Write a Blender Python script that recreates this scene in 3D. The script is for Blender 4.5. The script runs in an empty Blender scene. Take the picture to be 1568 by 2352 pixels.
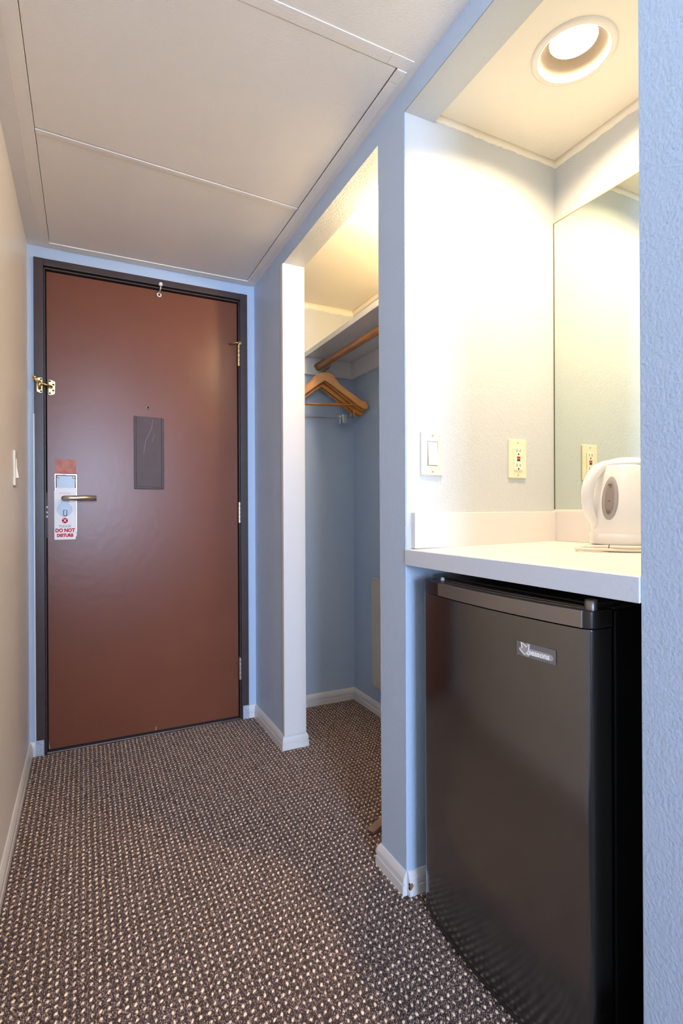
import bpy, bmesh, math, random
import numpy as np
from mathutils import Vector, Matrix

random.seed(7)
rng = np.random.default_rng(7)
SC = bpy.context.scene
COL = SC.collection

# ------------------------------------------------------------------ camera, world, light, exposure
F_PX = 1206.7
cam_d = bpy.data.cameras.new('camera')
cam_d.sensor_fit = 'HORIZONTAL'
cam_d.sensor_width = 36.0
cam_d.lens = F_PX / 1568 * 36.0
cam_d.clip_start = 0.02
cam = bpy.data.objects.new('camera', cam_d)
COL.objects.link(cam)
CR = Vector((0.89819183, -0.43958138, -0.00443244))
CU = Vector((0.00494167, 0.00001408, 0.99998779))
CF = Vector((0.43957595, 0.89820277, -0.00218491))
cam.matrix_world = Matrix(((CR.x, CU.x, -CF.x, 0.0), (CR.y, CU.y, -CF.y, 0.0), (CR.z, CU.z, -CF.z, 1.0128), (0, 0, 0, 1)))
SC.camera = cam

world = bpy.data.worlds.new('sky')
SC.world = world
world.use_nodes = True
world.node_tree.nodes['Background'].inputs[0].default_value = (0.55, 0.72, 1.0, 1)
world.node_tree.nodes['Background'].inputs[1].default_value = 1.2

win_d = bpy.data.lights.new('window_daylight', 'AREA')
win_d.shape = 'RECTANGLE'
win_d.size = 1.2
win_d.size_y = 1.5
win_d.energy = 158.0
win_d.color = (0.56, 0.71, 1.0)
win = bpy.data.objects.new('window_daylight', win_d)
COL.objects.link(win)
win.location = (-0.25, -4.16, 1.45)
win.rotation_euler = (math.radians(90), 0, 0)

NOOK_W = 6.8        # watts of the recessed nook lamp
CLOSET_L = 295.0    # radiance of the closet bulb
FILL_L = 10.0       # radiance of the globe added as hall fill

SC.view_settings.view_transform = 'Standard'
SC.view_settings.look = 'None'
SC.view_settings.exposure = 0.80
SC.view_settings.gamma = 1.0
SC.view_settings.use_curve_mapping = False
SC.cycles.use_denoising = True
SC.cycles.max_bounces = 14
SC.cycles.diffuse_bounces = 8

# ------------------------------------------------------------------ plan of the place (metres)
XL, XR, XJ, XB = -0.207, 0.757, 0.852, 1.305     # hall left wall, hall right face, its inner face, back wall
YD, YJ, YP1, YP2, YW = 2.516, 2.107, 1.298, 1.166, 0.515
YE = -0.55                                        # where the hall opens into the bedroom
ZC, ZS, ZN = 2.119, 2.060, 2.084                  # hall ceiling, header soffit, nook and closet ceiling
DL, DR, DY, DT = -0.139, 0.681, 2.530, 2.036      # door leaf

# ------------------------------------------------------------------ helpers
ORG = {}

def prop(o, label=None, cat=None, group=None, kind=None):
    if label: o['label'] = label
    if cat: o['category'] = cat
    if group: o['group'] = group
    if kind: o['kind'] = kind
    return o

def thing(name, loc, label, cat, group=None):
    o = bpy.data.objects.new(name, None)
    o.empty_display_size = 0.05
    COL.objects.link(o)
    o.location = loc
    ORG[o] = Vector(loc)
    return prop(o, label, cat, group)

def obj(name, bm, mat, parent=None, smooth=False, bevel=0.0, seg=2, angle=35):
    me = bpy.data.meshes.new(name)
    org = ORG.get(parent, Vector((0, 0, 0))) if parent else Vector((0, 0, 0))
    if isinstance(bm, bpy.types.Mesh):
        me = bm
        if parent: me.transform(Matrix.Translation(-org))
    else:
        bmesh.ops.recalc_face_normals(bm, faces=bm.faces[:])
        if parent: bmesh.ops.translate(bm, vec=-org, verts=bm.verts[:])
        bm.to_mesh(me); bm.free()
    o = bpy.data.objects.new(name, me)
    COL.objects.link(o)
    me.materials.append(mat)
    if smooth:
        for p in me.polygons: p.use_smooth = True
    if bevel > 0:
        m = o.modifiers.new('bevel', 'BEVEL')
        m.width = bevel; m.segments = seg; m.limit_method = 'ANGLE'; m.angle_limit = math.radians(angle)
        m.harden_normals = False
        for p in me.polygons: p.use_smooth = True
        try:
            w = o.modifiers.new('wn', 'WEIGHTED_NORMAL'); w.keep_sharp = False
        except Exception:
            pass
    if parent:
        o.parent = parent
        ORG[o] = org
    else:
        ORG[o] = Vector((0, 0, 0))
    return o

def single(name, bm, mat, label, cat, group=None, **k):
    return prop(obj(name, bm, mat, None, **k), label, cat, group)

def struct(name, bm, mat, label=None, **k):
    return prop(obj(name, bm, mat, None, **k), label, kind='structure')

def BM(): return bmesh.new()

def box(x0, x1, y0, y1, z0, z1, bm=None):
    bm = bm or BM()
    v = [bm.verts.new((x, y, z)) for z in (z0, z1) for x, y in ((x0, y0), (x1, y0), (x1, y1), (x0, y1))]
    for f in ((3, 2, 1, 0), (4, 5, 6, 7), (0, 1, 5, 4), (1, 2, 6, 5), (2, 3, 7, 6), (3, 0, 4, 7)):
        bm.faces.new([v[i] for i in f])
    return bm

def prism(pts, axis, a, b, bm=None):
    """outline of 2D points extruded along axis: x -> (y,z), y -> (x,z), z -> (x,y)"""
    bm = bm or BM()
    def P(p, t):
        return {'x': (t, p[0], p[1]), 'y': (p[0], t, p[1]), 'z': (p[0], p[1], t)}[axis]
    A = [bm.verts.new(P(p, a)) for p in pts]
    B = [bm.verts.new(P(p, b)) for p in pts]
    n = len(pts)
    bm.faces.new(A); bm.faces.new(B[::-1])
    for i in range(n):
        bm.faces.new((A[i], B[i], B[(i + 1) % n], A[(i + 1) % n]))
    return bm

def frame_of(d):
    d = d.normalized()
    u = d.cross(Vector((0, 0, 1)))
    if u.length < 1e-4: u = d.cross(Vector((0, 1, 0)))
    u.normalize()
    return u, d.cross(u).normalized()

def tube(pts, r, seg=12, bm=None, caps=True, closed=False, flat=1.0):
    bm = bm or BM()
    P = [Vector(p) for p in pts]
    rs = r if isinstance(r, (list, tuple)) else [r] * len(P)
    rings = []
    n = len(P)
    u = None
    for i, p in enumerate(P):
        if closed: d = P[(i + 1) % n] - P[i - 1]
        else: d = P[min(i + 1, n - 1)] - P[max(i - 1, 0)]
        d.normalize()
        if u is None: u, v = frame_of(d)
        else:
            u = (u - d * u.dot(d)).normalized(); v = d.cross(u)
        rings.append([bm.verts.new(p + (u * math.cos(2 * math.pi * k / seg) + v * flat * math.sin(2 * math.pi * k / seg)) * rs[i]) for k in range(seg)])
    for i in range(n if closed else n - 1):
        a, b = rings[i], rings[(i + 1) % n]
        for k in range(seg):
            bm.faces.new((a[k], a[(k + 1) % seg], b[(k + 1) % seg], b[k]))
    if caps and not closed:
        bm.faces.new(rings[0][::-1]); bm.faces.new(rings[-1])
    return bm

def cyl(p0, p1, r, seg=24, bm=None, r1=None):
    return tube([p0, p1], [r, r if r1 is None else r1], seg, bm)

def lathe(prof, c, seg=48, bm=None, axis='z', close=True):
    """prof: (r, h) pairs revolved about an axis through c"""
    bm = bm or BM()
    c = Vector(c)
    A = {'z': (Vector((1, 0, 0)), Vector((0, 1, 0)), Vector((0, 0, 1))),
         'y': (Vector((1, 0, 0)), Vector((0, 0, 1)), Vector((0, -1, 0))),
         'x': (Vector((0, 1, 0)), Vector((0, 0, 1)), Vector((-1, 0, 0)))}[axis]
    rings = []
    for r, h in prof:
        if r < 1e-6: rings.append([bm.verts.new(c + A[2] * h)])
        else: rings.append([bm.verts.new(c + (A[0] * math.cos(2 * math.pi * k / seg) + A[1] * math.sin(2 * math.pi * k / seg)) * r + A[2] * h) for k in range(seg)])
    for a, b in zip(rings, rings[1:]):
        for k in range(seg):
            q = (k + 1) % seg
            if len(a) == 1 and len(b) == 1: continue
            if len(a) == 1: bm.faces.new((a[0], b[q], b[k]))
            elif len(b) == 1: bm.faces.new((a[k], a[q], b[0]))
            else: bm.faces.new((a[k], a[q], b[q], b[k]))
    if close:
        for rg in (rings[0], rings[-1]):
            if len(rg) > 2: bm.faces.new(rg)
    return bm

def ball(c, r, seg=16, bm=None):
    n = 8
    prof = [(r * math.sin(math.pi * i / n), -r * math.cos(math.pi * i / n)) for i in range(n + 1)]
    prof[0] = (0, -r); prof[-1] = (0, r)
    return lathe(prof, c, seg, bm)

def rrect(w, h, r, n=5, cx=0, cy=0):
    pts = []
    for sx, sy, a0 in ((1, 1, 0), (-1, 1, 90), (-1, -1, 180), (1, -1, 270)):
        for i in range(n + 1):
            a = math.radians(a0 + 90 * i / n)
            pts.append((cx + sx * (w / 2 - r) + r * math.cos(a), cy + sy * (h / 2 - r) + r * math.sin(a)))
    return pts

def sweep(path, prof, side, closed_ends=True):
    """profile (d, z) carried along a plan path with mitred corners, d measured to the given side"""
    bm = BM()
    P = [Vector(p) for p in path]
    N = []
    for a, b in zip(P, P[1:]):
        t = (b - a).normalized()
        N.append(Vector((-t.y, t.x)) * side)
    rings = []
    for i, p in enumerate(P):
        if i == 0: m = N[0]
        elif i == len(P) - 1: m = N[-1]
        else:
            m = (N[i - 1] + N[i]) / (1 + N[i - 1].dot(N[i]))
        rings.append([bm.verts.new((p.x + m.x * d, p.y + m.y * d, z)) for d, z in prof])
    k = len(prof)
    for a, b in zip(rings, rings[1:]):
        for i in range(k):
            bm.faces.new((a[i], a[(i + 1) % k], b[(i + 1) % k], b[i]))
    bm.faces.new(rings[0]); bm.faces.new(rings[-1][::-1])
    return bm

def text(name, body, size, mat, parent, pos, xd, yd, depth=0.0004, weight=0.0, align='CENTER', sx=1.0, spacing=1.0):
    cu = bpy.data.curves.new(name, 'FONT')
    cu.body = body; cu.size = size; cu.extrude = depth; cu.offset = weight
    cu.align_x = align; cu.align_y = 'CENTER'; cu.resolution_u = 4; cu.space_character = spacing
    t = bpy.data.objects.new(name, cu)
    me = bpy.data.meshes.new_from_object(t)
    bpy.data.objects.remove(t); bpy.data.curves.remove(cu)
    me.materials.clear()
    xd, yd = Vector(xd).normalized(), Vector(yd).normalized()
    zd = xd.cross(yd)
    M = Matrix(((xd.x * sx, yd.x, zd.x, pos[0]), (xd.y * sx, yd.y, zd.y, pos[1]), (xd.z * sx, yd.z, zd.z, pos[2]), (0, 0, 0, 1)))
    me.transform(M)
    me.name = name
    return obj(name, me, mat, parent)

def copy_tree(o, parent=None):
    c = o.copy(); COL.objects.link(c); c.parent = parent
    for ch in list(o.children): copy_tree(ch, c)
    return c

# ------------------------------------------------------------------ materials
def mat(name, col, rough=0.5, metal=0.0, bump=None, var=None, coat=0.0, spec=0.5, emit=None, alpha=None):
    m = bpy.data.materials.new(name)
    m.use_nodes = True
    nt = m.node_tree; N = nt.nodes; L = nt.links
    b = N['Principled BSDF']
    b.inputs['Base Color'].default_value = (*col, 1)
    b.inputs['Roughness'].default_value = rough
    b.inputs['Metallic'].default_value = metal
    b.inputs['Specular IOR Level'].default_value = spec
    b.inputs['Coat Weight'].default_value = coat
    b.inputs['Coat Roughness'].default_value = 0.08
    tc = N.new('ShaderNodeTexCoord')
    if var:      # (scale, amount, second colour)
        n = N.new('ShaderNodeTexNoise'); n.inputs['Scale'].default_value = var[0]; n.inputs['Detail'].default_value = 4
        L.new(tc.outputs['Object'], n.inputs['Vector'])
        r = N.new('ShaderNodeValToRGB')
        r.color_ramp.elements[0].position = 0.35; r.color_ramp.elements[1].position = 0.7
        r.color_ramp.elements[0].color = (*col, 1)
        c2 = var[2]
        r.color_ramp.elements[1].color = (*[col[i] * (1 - var[1]) + c2[i] * var[1] for i in range(3)], 1)
        L.new(n.outputs['Fac'], r.inputs['Fac']); L.new(r.outputs['Color'], b.inputs['Base Color'])
    if bump:     # list of (scale, distance)
        prev = None
        for s, d in bump:
            n = N.new('ShaderNodeTexNoise'); n.inputs['Scale'].default_value = s; n.inputs['Detail'].default_value = 2
            L.new(tc.outputs['Object'], n.inputs['Vector'])
            bp = N.new('ShaderNodeBump'); bp.inputs['Strength'].default_value = 1.0; bp.inputs['Distance'].default_value = d
            L.new(n.outputs['Fac'], bp.inputs['Height'])
            if prev: L.new(prev.outputs['Normal'], bp.inputs['Normal'])
            prev = bp
        L.new(prev.outputs['Normal'], b.inputs['Normal'])
    if emit:
        b.inputs['Emission Color'].default_value = (*emit[0], 1)
        b.inputs['Emission Strength'].default_value = emit[1]
    return m

def wood(name, c1, c2, scale, rough=0.35, axis=(1, 1, 1)):
    m = bpy.data.materials.new(name); m.use_nodes = True
    nt = m.node_tree; N = nt.nodes; L = nt.links; b = N['Principled BSDF']
    tc = N.new('ShaderNodeTexCoord'); mp = N.new('ShaderNodeMapping'); mp.inputs['Scale'].default_value = axis
    L.new(tc.outputs['Object'], mp.inputs['Vector'])
    n = N.new('ShaderNodeTexNoise'); n.inputs['Scale'].default_value = scale; n.inputs['Detail'].default_value = 5; n.inputs['Distortion'].default_value = 0.6
    L.new(mp.outputs['Vector'], n.inputs['Vector'])
    r = N.new('ShaderNodeValToRGB'); r.color_ramp.elements[0].position = 0.32; r.color_ramp.elements[1].position = 0.68
    r.color_ramp.elements[0].color = (*c1, 1); r.color_ramp.elements[1].color = (*c2, 1)
    L.new(n.outputs['Fac'], r.inputs['Fac']); L.new(r.outputs['Color'], b.inputs['Base Color'])
    b.inputs['Roughness'].default_value = rough
    bp = N.new('ShaderNodeBump'); bp.inputs['Distance'].default_value = 0.0003
    L.new(n.outputs['Fac'], bp.inputs['Height']); L.new(bp.outputs['Normal'], b.inputs['Normal'])
    return m

BLUE = (0.465, 0.585, 0.755)
M = {}
M['blue'] = mat('pale_blue_orange_peel_paint', BLUE, 0.5, bump=[(190, 0.0010), (80, 0.0005)], var=(3, 0.25, (0.47, 0.59, 0.75)))
M['pale_skin'] = mat('pale_white_wall_skin', (0.55, 0.58, 0.60), 0.5, bump=[(190, 0.0010), (80, 0.0005)])
M['offwhite'] = mat('off_white_smooth_paint', (0.86, 0.83, 0.78), 0.38, bump=[(260, 0.0003), (7, 0.004)], var=(4, 0.3, (0.83, 0.80, 0.75)))
M['ceiling'] = mat('cream_ceiling_paint', (0.92, 0.89, 0.85), 0.6, bump=[(240, 0.0009)], var=(5, 0.25, (0.89, 0.85, 0.80)))
M['ceil_smooth'] = mat('cream_caulk_paint', (0.87, 0.81, 0.70), 0.45, bump=[(40, 0.0008)])
M['trim'] = mat('white_gloss_trim_paint', (0.74, 0.735, 0.735), 0.30, bump=[(90, 0.0006)], var=(30, 0.3, (0.71, 0.71, 0.71)))
M['door'] = mat('brown_door_paint', (0.172, 0.057, 0.030), 0.28, bump=[(480, 0.00012), (30, 0.0003)], var=(6, 0.35, (0.20, 0.070, 0.038)), spec=0.38)
M['frame'] = mat('dark_brown_metal_paint', (0.056, 0.040, 0.040), 0.34, bump=[(150, 0.00008)], var=(25, 0.5, (0.075, 0.054, 0.050)), spec=0.38)
M['black_gap'] = mat('black_rubber', (0.006, 0.005, 0.005), 0.7)
M['plaque'] = mat('dark_brown_plaque', (0.082, 0.050, 0.047), 0.42, bump=[(300, 0.0001)], var=(14, 0.4, (0.095, 0.068, 0.065)), spec=0.25)
M['brass'] = mat('polished_brass', (0.80, 0.56, 0.22), 0.16, 1.0)
M['brass_pale'] = mat('pale_brass', (0.66, 0.53, 0.27), 0.34, 1.0)
M['steel'] = mat('satin_steel', (0.70, 0.66, 0.60), 0.36, 1.0)
M['steel_blue'] = mat('brushed_plate_steel', (0.30, 0.32, 0.34), 0.48, 1.0, bump=[(200, 0.0001)])
M['chrome'] = mat('chrome', (0.78, 0.78, 0.78), 0.12, 1.0)
M['hook'] = mat('dull_hook_wire', (0.30, 0.22, 0.14), 0.35, 0.9)
M['screw'] = mat('dark_screw', (0.05, 0.04, 0.035), 0.4, 0.8)
M['patch'] = mat('bare_reddish_door_wood', (0.44, 0.17, 0.14), 0.6, bump=[(60, 0.002), (300, 0.0006)], var=(45, 0.8, (0.62, 0.28, 0.22)))
M['card'] = mat('white_card', (0.82, 0.80, 0.80), 0.35)
M['red'] = mat('red_print', (0.58, 0.004, 0.012), 0.6, spec=0.15)
M['pink'] = mat('faint_red_print', (0.72, 0.42, 0.40), 0.6)
M['black_print'] = mat('black_print', (0.03, 0.03, 0.03), 0.5)
M['white_print'] = mat('white_print', (0.9, 0.88, 0.88), 0.4)
M['ivory'] = mat('ivory_plastic', (0.83, 0.74, 0.55), 0.30, coat=0.2)
M['ivory_light'] = mat('light_ivory_plastic', (0.86, 0.80, 0.66), 0.28, coat=0.2)
M['btn_red'] = mat('red_button', (0.65, 0.02, 0.01), 0.35)
M['btn_black'] = mat('black_button', (0.02, 0.02, 0.02), 0.35)
M['laminate'] = mat('white_laminate', (0.70, 0.68, 0.665), 0.30, bump=[(60, 0.0004)])
M['mirror'] = mat('mirror_silver', (0.80, 0.86, 0.79), 0.01, 1.0)
M['mirror_edge'] = mat('dark_mirror_edge', (0.10, 0.10, 0.07), 0.35)
M['mirror_trim'] = mat('tan_mirror_edge', (0.32, 0.24, 0.12), 0.4)
M['fridge'] = mat('black_fridge_enamel', (0.010, 0.009, 0.009), 0.15, bump=[(900, 0.00003)])
M['fridge'].node_tree.nodes['Principled BSDF'].inputs['IOR'].default_value = 2.5
M['fridge_side'] = mat('black_fridge_side', (0.006, 0.006, 0.007), 0.35, spec=0.3)
M['fridge_cap'] = mat('black_fridge_plastic', (0.018, 0.015, 0.014), 0.30, spec=0.6)
M['fridge_handle'] = mat('grey_handle_plastic', (0.26, 0.235, 0.22), 0.34, 0.75)
M['badge'] = mat('grey_badge_film', (0.17, 0.155, 0.15), 0.3)
M['badge_halo'] = mat('pale_badge_halo', (0.40, 0.365, 0.365), 0.35)
M['kettle'] = mat('white_kettle_plastic', (0.83, 0.81, 0.79), 0.16, coat=0.4)
M['gauge'] = mat('grey_gauge_plastic', (0.36, 0.33, 0.32), 0.3)
M['gauge_pane'] = mat('smoky_gauge_pane', (0.26, 0.22, 0.20), 0.10, coat=0.6)
M['cord'] = mat('ivory_cord', (0.76, 0.70, 0.60), 0.35)
M['rod'] = wood('stained_wooden_rod', (0.38, 0.14, 0.033), (0.56, 0.25, 0.07), 14, 0.32, (6, 0.8, 6))
M['hanger'] = wood('varnished_hanger_wood', (0.66, 0.26, 0.045), (0.76, 0.34, 0.070), 5, 0.24, (1.5, 5, 6))
M['rubber'] = wood('brown_ribbed_wedge', (0.22, 0.13, 0.105), (0.32, 0.20, 0.165), 40, 0.55, (1, 1, 1))
M['panel_cream'] = mat('cream_panel', (0.62, 0.58, 0.53), 0.45)
M['lamp_white'] = mat('white_lamp_trim', (0.86, 0.80, 0.72), 0.35)
M['baffle'] = mat('hazed_reflector_baffle', (0.13, 0.105, 0.075), 0.5)
M['nook_lens'] = mat('lit_nook_lens', (0.9, 0.9, 0.9), 0.4, emit=((1.0, 0.92, 0.80), 12.0))
M['closet_bulb'] = mat('lit_closet_bulb', (0.9, 0.9, 0.9), 0.4, emit=((1.0, 0.68, 0.34), CLOSET_L))
M['fill_dome'] = mat('lit_fill_dome', (0.9, 0.9, 0.9), 0.4, emit=((0.84, 0.91, 1.0), FILL_L))
M['threshold'] = mat('worn_metal_threshold', (0.16, 0.14, 0.14), 0.35, 0.7, bump=[(80, 0.0006)])
M['chip'] = mat('bare_wood_chip', (0.30, 0.13, 0.05), 0.7)
M['glass'] = mat('window_glass', (0.9, 0.95, 1.0), 0.02)
M['glass'].node_tree.nodes['Principled BSDF'].inputs['Transmission Weight'].default_value = 1.0

def carpet_mat(name, attr):
    m = bpy.data.materials.new(name); m.use_nodes = True
    nt = m.node_tree; N = nt.nodes; L = nt.links; b = N['Principled BSDF']
    b.inputs['Roughness'].default_value = 0.95; b.inputs['Specular IOR Level'].default_value = 0.1
    if attr:
        a = N.new('ShaderNodeAttribute'); a.attribute_name = 'yarn'
        L.new(a.outputs['Color'], b.inputs['Base Color'])
    else:
        tc = N.new('ShaderNodeTexCoord'); n = N.new('ShaderNodeTexNoise'); n.inputs['Scale'].default_value = 260
        L.new(tc.outputs['Object'], n.inputs['Vector'])
        r = N.new('ShaderNodeValToRGB'); r.color_ramp.elements[0].color = (0.030, 0.022, 0.021, 1); r.color_ramp.elements[1].color = (0.11, 0.085, 0.08, 1)
        L.new(n.outputs['Fac'], r.inputs['Fac']); L.new(r.outputs['Color'], b.inputs['Base Color'])
    return m
M['carpet_base'] = carpet_mat('carpet_backing', False)
M['yarn'] = carpet_mat('carpet_yarn', True)

# ------------------------------------------------------------------ large structure
# floor: hall, closet, nook and the bedroom behind the camera
floor = struct('floor', box(-2.3, 2.7, -4.3, YD + 0.12, -0.06, 0.0), M['carpet_base'])

wall_left = struct('wall_left', box(XL - 0.12, XL, YE, YD + 0.14, -0.05, 2.6), M['offwhite'])

wall_front = struct('wall_front', prism([(XL - 0.02, -0.05), (-0.178, -0.05), (-0.178, 2.066), (0.716, 2.066), (0.716, -0.05), (XB + 0.05, -0.05), (XB + 0.05, 2.3), (XL - 0.02, 2.3)], 'y', YD, YD + 0.13), M['blue'])
landing = struct('wall_outside', box(-0.3, 0.9, YD + 0.13, YD + 0.16, -0.05, 2.3), M['frame'])

def hall_side_bevel(bm, w=0.003):
    es = [e for e in bm.edges if all(abs(v.co.x - XR) < 1e-5 for v in e.verts)]
    bmesh.ops.bevel(bm, geom=es, offset=w, segments=3, affect='EDGES', profile=0.5)
    return bm
wall_right = struct('wall_right', hall_side_bevel(prism([(YD + 0.02, -0.05), (YJ, -0.05), (YJ, ZS), (YP1, ZS), (YP1, -0.05), (YP2, -0.05), (YP2, ZS), (YW, ZS), (YW, -0.05), (YE, -0.05), (YE, 2.35), (YD + 0.02, 2.35)], 'x', XR, XJ)), M['blue'])
wall_partition = struct('wall_partition', box(XJ, XB + 0.05, YP2, YP1, -0.05, 2.3), M['blue'])
wall_near = struct('wall_near', box(XJ, XB + 0.15, YE, YW, -0.05, 2.3), M['blue'])
wall_back = struct('wall_back', box(XB, XB + 0.15, YW - 0.05, YD + 0.14, -0.05, 2.3), M['blue'])

# hall ceiling with the hole of the access hatch, its frame strips and panels
HX0, HX1, HY0, HY1 = -0.160, 0.737, 1.084, 2.494
cb = BM()
for a in ((XL - 0.1, HX0 + 0.01, YE, YD + 0.1), (HX1 - 0.01, XJ, YE, YD + 0.1), (HX0 + 0.01, HX1 - 0.01, YE, HY0 + 0.01), (HX0 + 0.01, HX1 - 0.01, HY1 - 0.01, YD + 0.1)):
    box(*a, ZC, ZC + 0.03, cb)
box(XL - 0.1, XJ, YE, YD + 0.1, ZC + 0.03, ZC + 0.06, cb)
ceiling = struct('ceiling', cb, M['ceiling'])

def strip(x0, x1, y0, y1, name='frame_strip', z0=-0.0035, bev=0.0012):
    return obj(name, box(x0, x1, y0, y1, ZC + z0, ZC + 0.004), M['ceiling'], ceiling, bevel=bev)
strip(HX0, -0.124, HY0 + 0.034, HY1 - 0.032)
strip(0.709, HX1, HY0 + 0.075, HY1 - 0.032)
strip(0.709, HX1, HY0 + 0.034, HY0 + 0.074)
strip(HX0, 0.676, HY0, HY0 + 0.0335, z0=-0.0018)
strip(0.6765, HX1, HY0, HY0 + 0.0335, z0=-0.0014)
strip(HX0, -0.080, HY1 - 0.0315, HY1)
strip(-0.0795, HX1, HY1 - 0.0315, HY1, z0=-0.0040)
# panels: the joint between them runs slightly askew
def sk(x): return 1.746 + (x + 0.117) * 0.0584
def panel(pts, z0):
    return obj('access_panel', prism(pts, 'z', ZC + z0, ZC + 0.006), M['ceiling'], ceiling, bevel=0.002)
panel([(-0.1225, HY0 + 0.035), (0.7055, HY0 + 0.0365), (0.7055, sk(0.7055) - 0.003), (-0.1225, sk(-0.1225) - 0.004)], -0.001)
panel([(-0.1225, sk(-0.1225) + 0.020), (0.7060, sk(0.706) + 0.020), (0.7060, HY1 - 0.034), (-0.1225, HY1 - 0.033)], 0.0)
obj('batten', prism([(-0.1225, sk(-0.1225)), (0.7060, sk(0.706)), (0.7060, sk(0.706) + 0.019), (-0.1225, sk(-0.1225) + 0.019)], 'z', ZC - 0.0025, ZC + 0.004), M['ceiling'], ceiling, bevel=0.0012)

# nook and closet ceilings with their caulked upper edges
nook_ceiling = struct('ceiling_nook', box(XJ, XB + 0.02, YW - 0.02, YP2 + 0.02, ZN, ZN + 0.05), M['ceil_smooth'])
closet_ceiling = struct('ceiling_closet', box(XJ, XB + 0.02, YP1 - 0.02, YD + 0.02, ZN + 0.004, ZN + 0.05), M['ceil_smooth'])

def caulk(name, p0, p1, nrm, w, top):
    """ragged strip of ceiling paint carried down onto a wall"""
    bm = BM()
    p0, p1, nrm = Vector(p0), Vector(p1), Vector(nrm)
    n = 40
    rows = []
    h = w
    for i in range(n + 1):
        p = p0.lerp(p1, i / n)
        h = w + 0.25 * (h - w) + random.uniform(-1, 1) * w * 0.10
        a = Vector((p.x, p.y, top)); b = Vector((p.x, p.y, top - h))
        rows.append([bm.verts.new(q + nrm * d) for q, d in ((a, 0.0), (a, 0.006), (a * 0.45 + b * 0.55, 0.0026), (b, 0.0008), (b, -0.001))])
    for r, s in zip(rows, rows[1:]):
        for k in range(4): bm.faces.new((r[k], r[k + 1], s[k + 1], s[k]))
    return struct(name, bm, M['ceil_smooth'], smooth=True)
caulk('trim_1', (XJ, YP2), (XB, YP2), (0, -1, 0), 0.021, ZN)
caulk('trim_2', (XB, YP2), (XB, YW), (-1, 0, 0), 0.023, ZN)
caulk('trim_3', (XJ, YD), (XB, YD), (0, -1, 0), 0.034, ZN + 0.004)
caulk('trim_4', (XB, YD), (XB, YP1), (-1, 0, 0), 0.030, ZN + 0.004)

# thin paler skins laid over the blue nook walls above the counter
struct('wall_nook_left', box(XR + 0.0030, XB, YP2 - 0.0012, YP2 + 0.001, 0.872, ZN), M['pale_skin'])
struct('wall_nook_back', box(XB - 0.0008, XB + 0.001, YW, YP2 - 0.0012, 0.872, ZN), M['pale_skin'])
struct('wall_nook_soffit', box(XR + 0.0030, XJ - 0.0005, YW, YP2 - 0.0012, ZS - 0.0012, ZS + 0.001), M['pale_skin'])

struct('wall_closet_soffit', box(XR + 0.0030, XJ - 0.0005, YP1, YJ, ZS - 0.0012, ZS + 0.001), M['pale_skin'])  # same paler colour over the closet soffit and the walls above the shelf
struct('wall_closet_top', box(XJ, XB, YD - 0.0010, YD + 0.001, 1.8200, ZN + 0.004), M['pale_skin'])
struct('wall_closet_rear', box(XB - 0.0010, XB + 0.001, YP1, YD - 0.0010, 1.8200, ZN + 0.004), M['pale_skin'])

# bedroom behind the camera
struct('ceiling_bedroom', box(-2.3, 2.7, -4.3, YE, 2.42, 2.5), M['ceiling'])
struct('wall_bedroom_right', box(2.6, 2.72, -4.3, YE + 0.1, -0.05, 2.6), M['blue'])
struct('wall_bedroom_left', box(-2.32, -2.2, -4.3, YE + 0.1, -0.05, 2.6), M['offwhite'])
struct('wall_bedroom_front', box(XJ, 2.7, YE, YE + 0.1, -0.05, 2.6), M['blue'])
struct('wall_bedroom_corner', box(-2.3, XL - 0.12, YE, YE + 0.1, -0.05, 2.6), M['offwhite'])
struct('wall_over_hall', box(XL - 0.12, XJ + 0.02, YE, YE + 0.08, ZC + 0.05, 2.6), M['blue'])
struct('wall_window', prism([(-2.3, -0.05), (2.7, -0.05), (2.7, 2.6), (-2.3, 2.6), (-2.3, 2.2), (0.35, 2.2), (0.35, 0.7), (-0.85, 0.7), (-0.85, 2.2), (-2.3, 2.2)], 'y', -4.32, -4.2), M['offwhite'])
w1 = prop(thing('window_1', (-0.25, -4.2, 0.7), None, None), kind='structure')
fb = BM()
for a in ((-0.85, -0.80, 0.7, 2.2), (0.30, 0.35, 0.7, 2.2), (-0.80, 0.30, 0.7, 0.75), (-0.80, 0.30, 2.15, 2.2), (-0.275, -0.225, 0.75, 2.15)):
    box(a[0], a[1], -4.28, -4.23, a[2], a[3], fb)
obj('window_frame', fb, M['trim'], w1)
for x0, x1 in ((-0.80, -0.275), (-0.225, 0.30)):
    obj('pane', box(x0, x1, -4.262, -4.256, 0.75, 2.15), M['glass'], w1)

# ------------------------------------------------------------------ trim: baseboards, closet jamb, door frame
BP = [(0.0, 0.0), (0.0125, 0.0), (0.0125, 0.0265), (0.0085, 0.0280), (0.0085, 0.0310), (0.0118, 0.0335), (0.0105, 0.046), (0.0070, 0.055), (0.0030, 0.0615), (0.0, 0.0625)]
def base(name, path, side): return struct(name, sweep(path, BP, side), M['trim'])
base('baseboard_left', [(XL, YE), (XL, YD), (-0.185, YD)], -1)
base('baseboard_front', [(0.719, YD), (XR, YD), (XR, YJ), (XJ, YJ), (XJ, YJ + 0.03)], -1)
base('baseboard_closet', [(XJ, YD), (XB, YD), (XB, YP1), (XR, YP1), (XR, YP2 - 0.0005)], -1)
base('baseboard_nook', [(XR + 0.002, YP2), (XB - 0.02, YP2)], -1)
base('baseboard_near', [(XJ + 0.2, YW), (XR, YW), (XR, YE)], 1)
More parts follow.
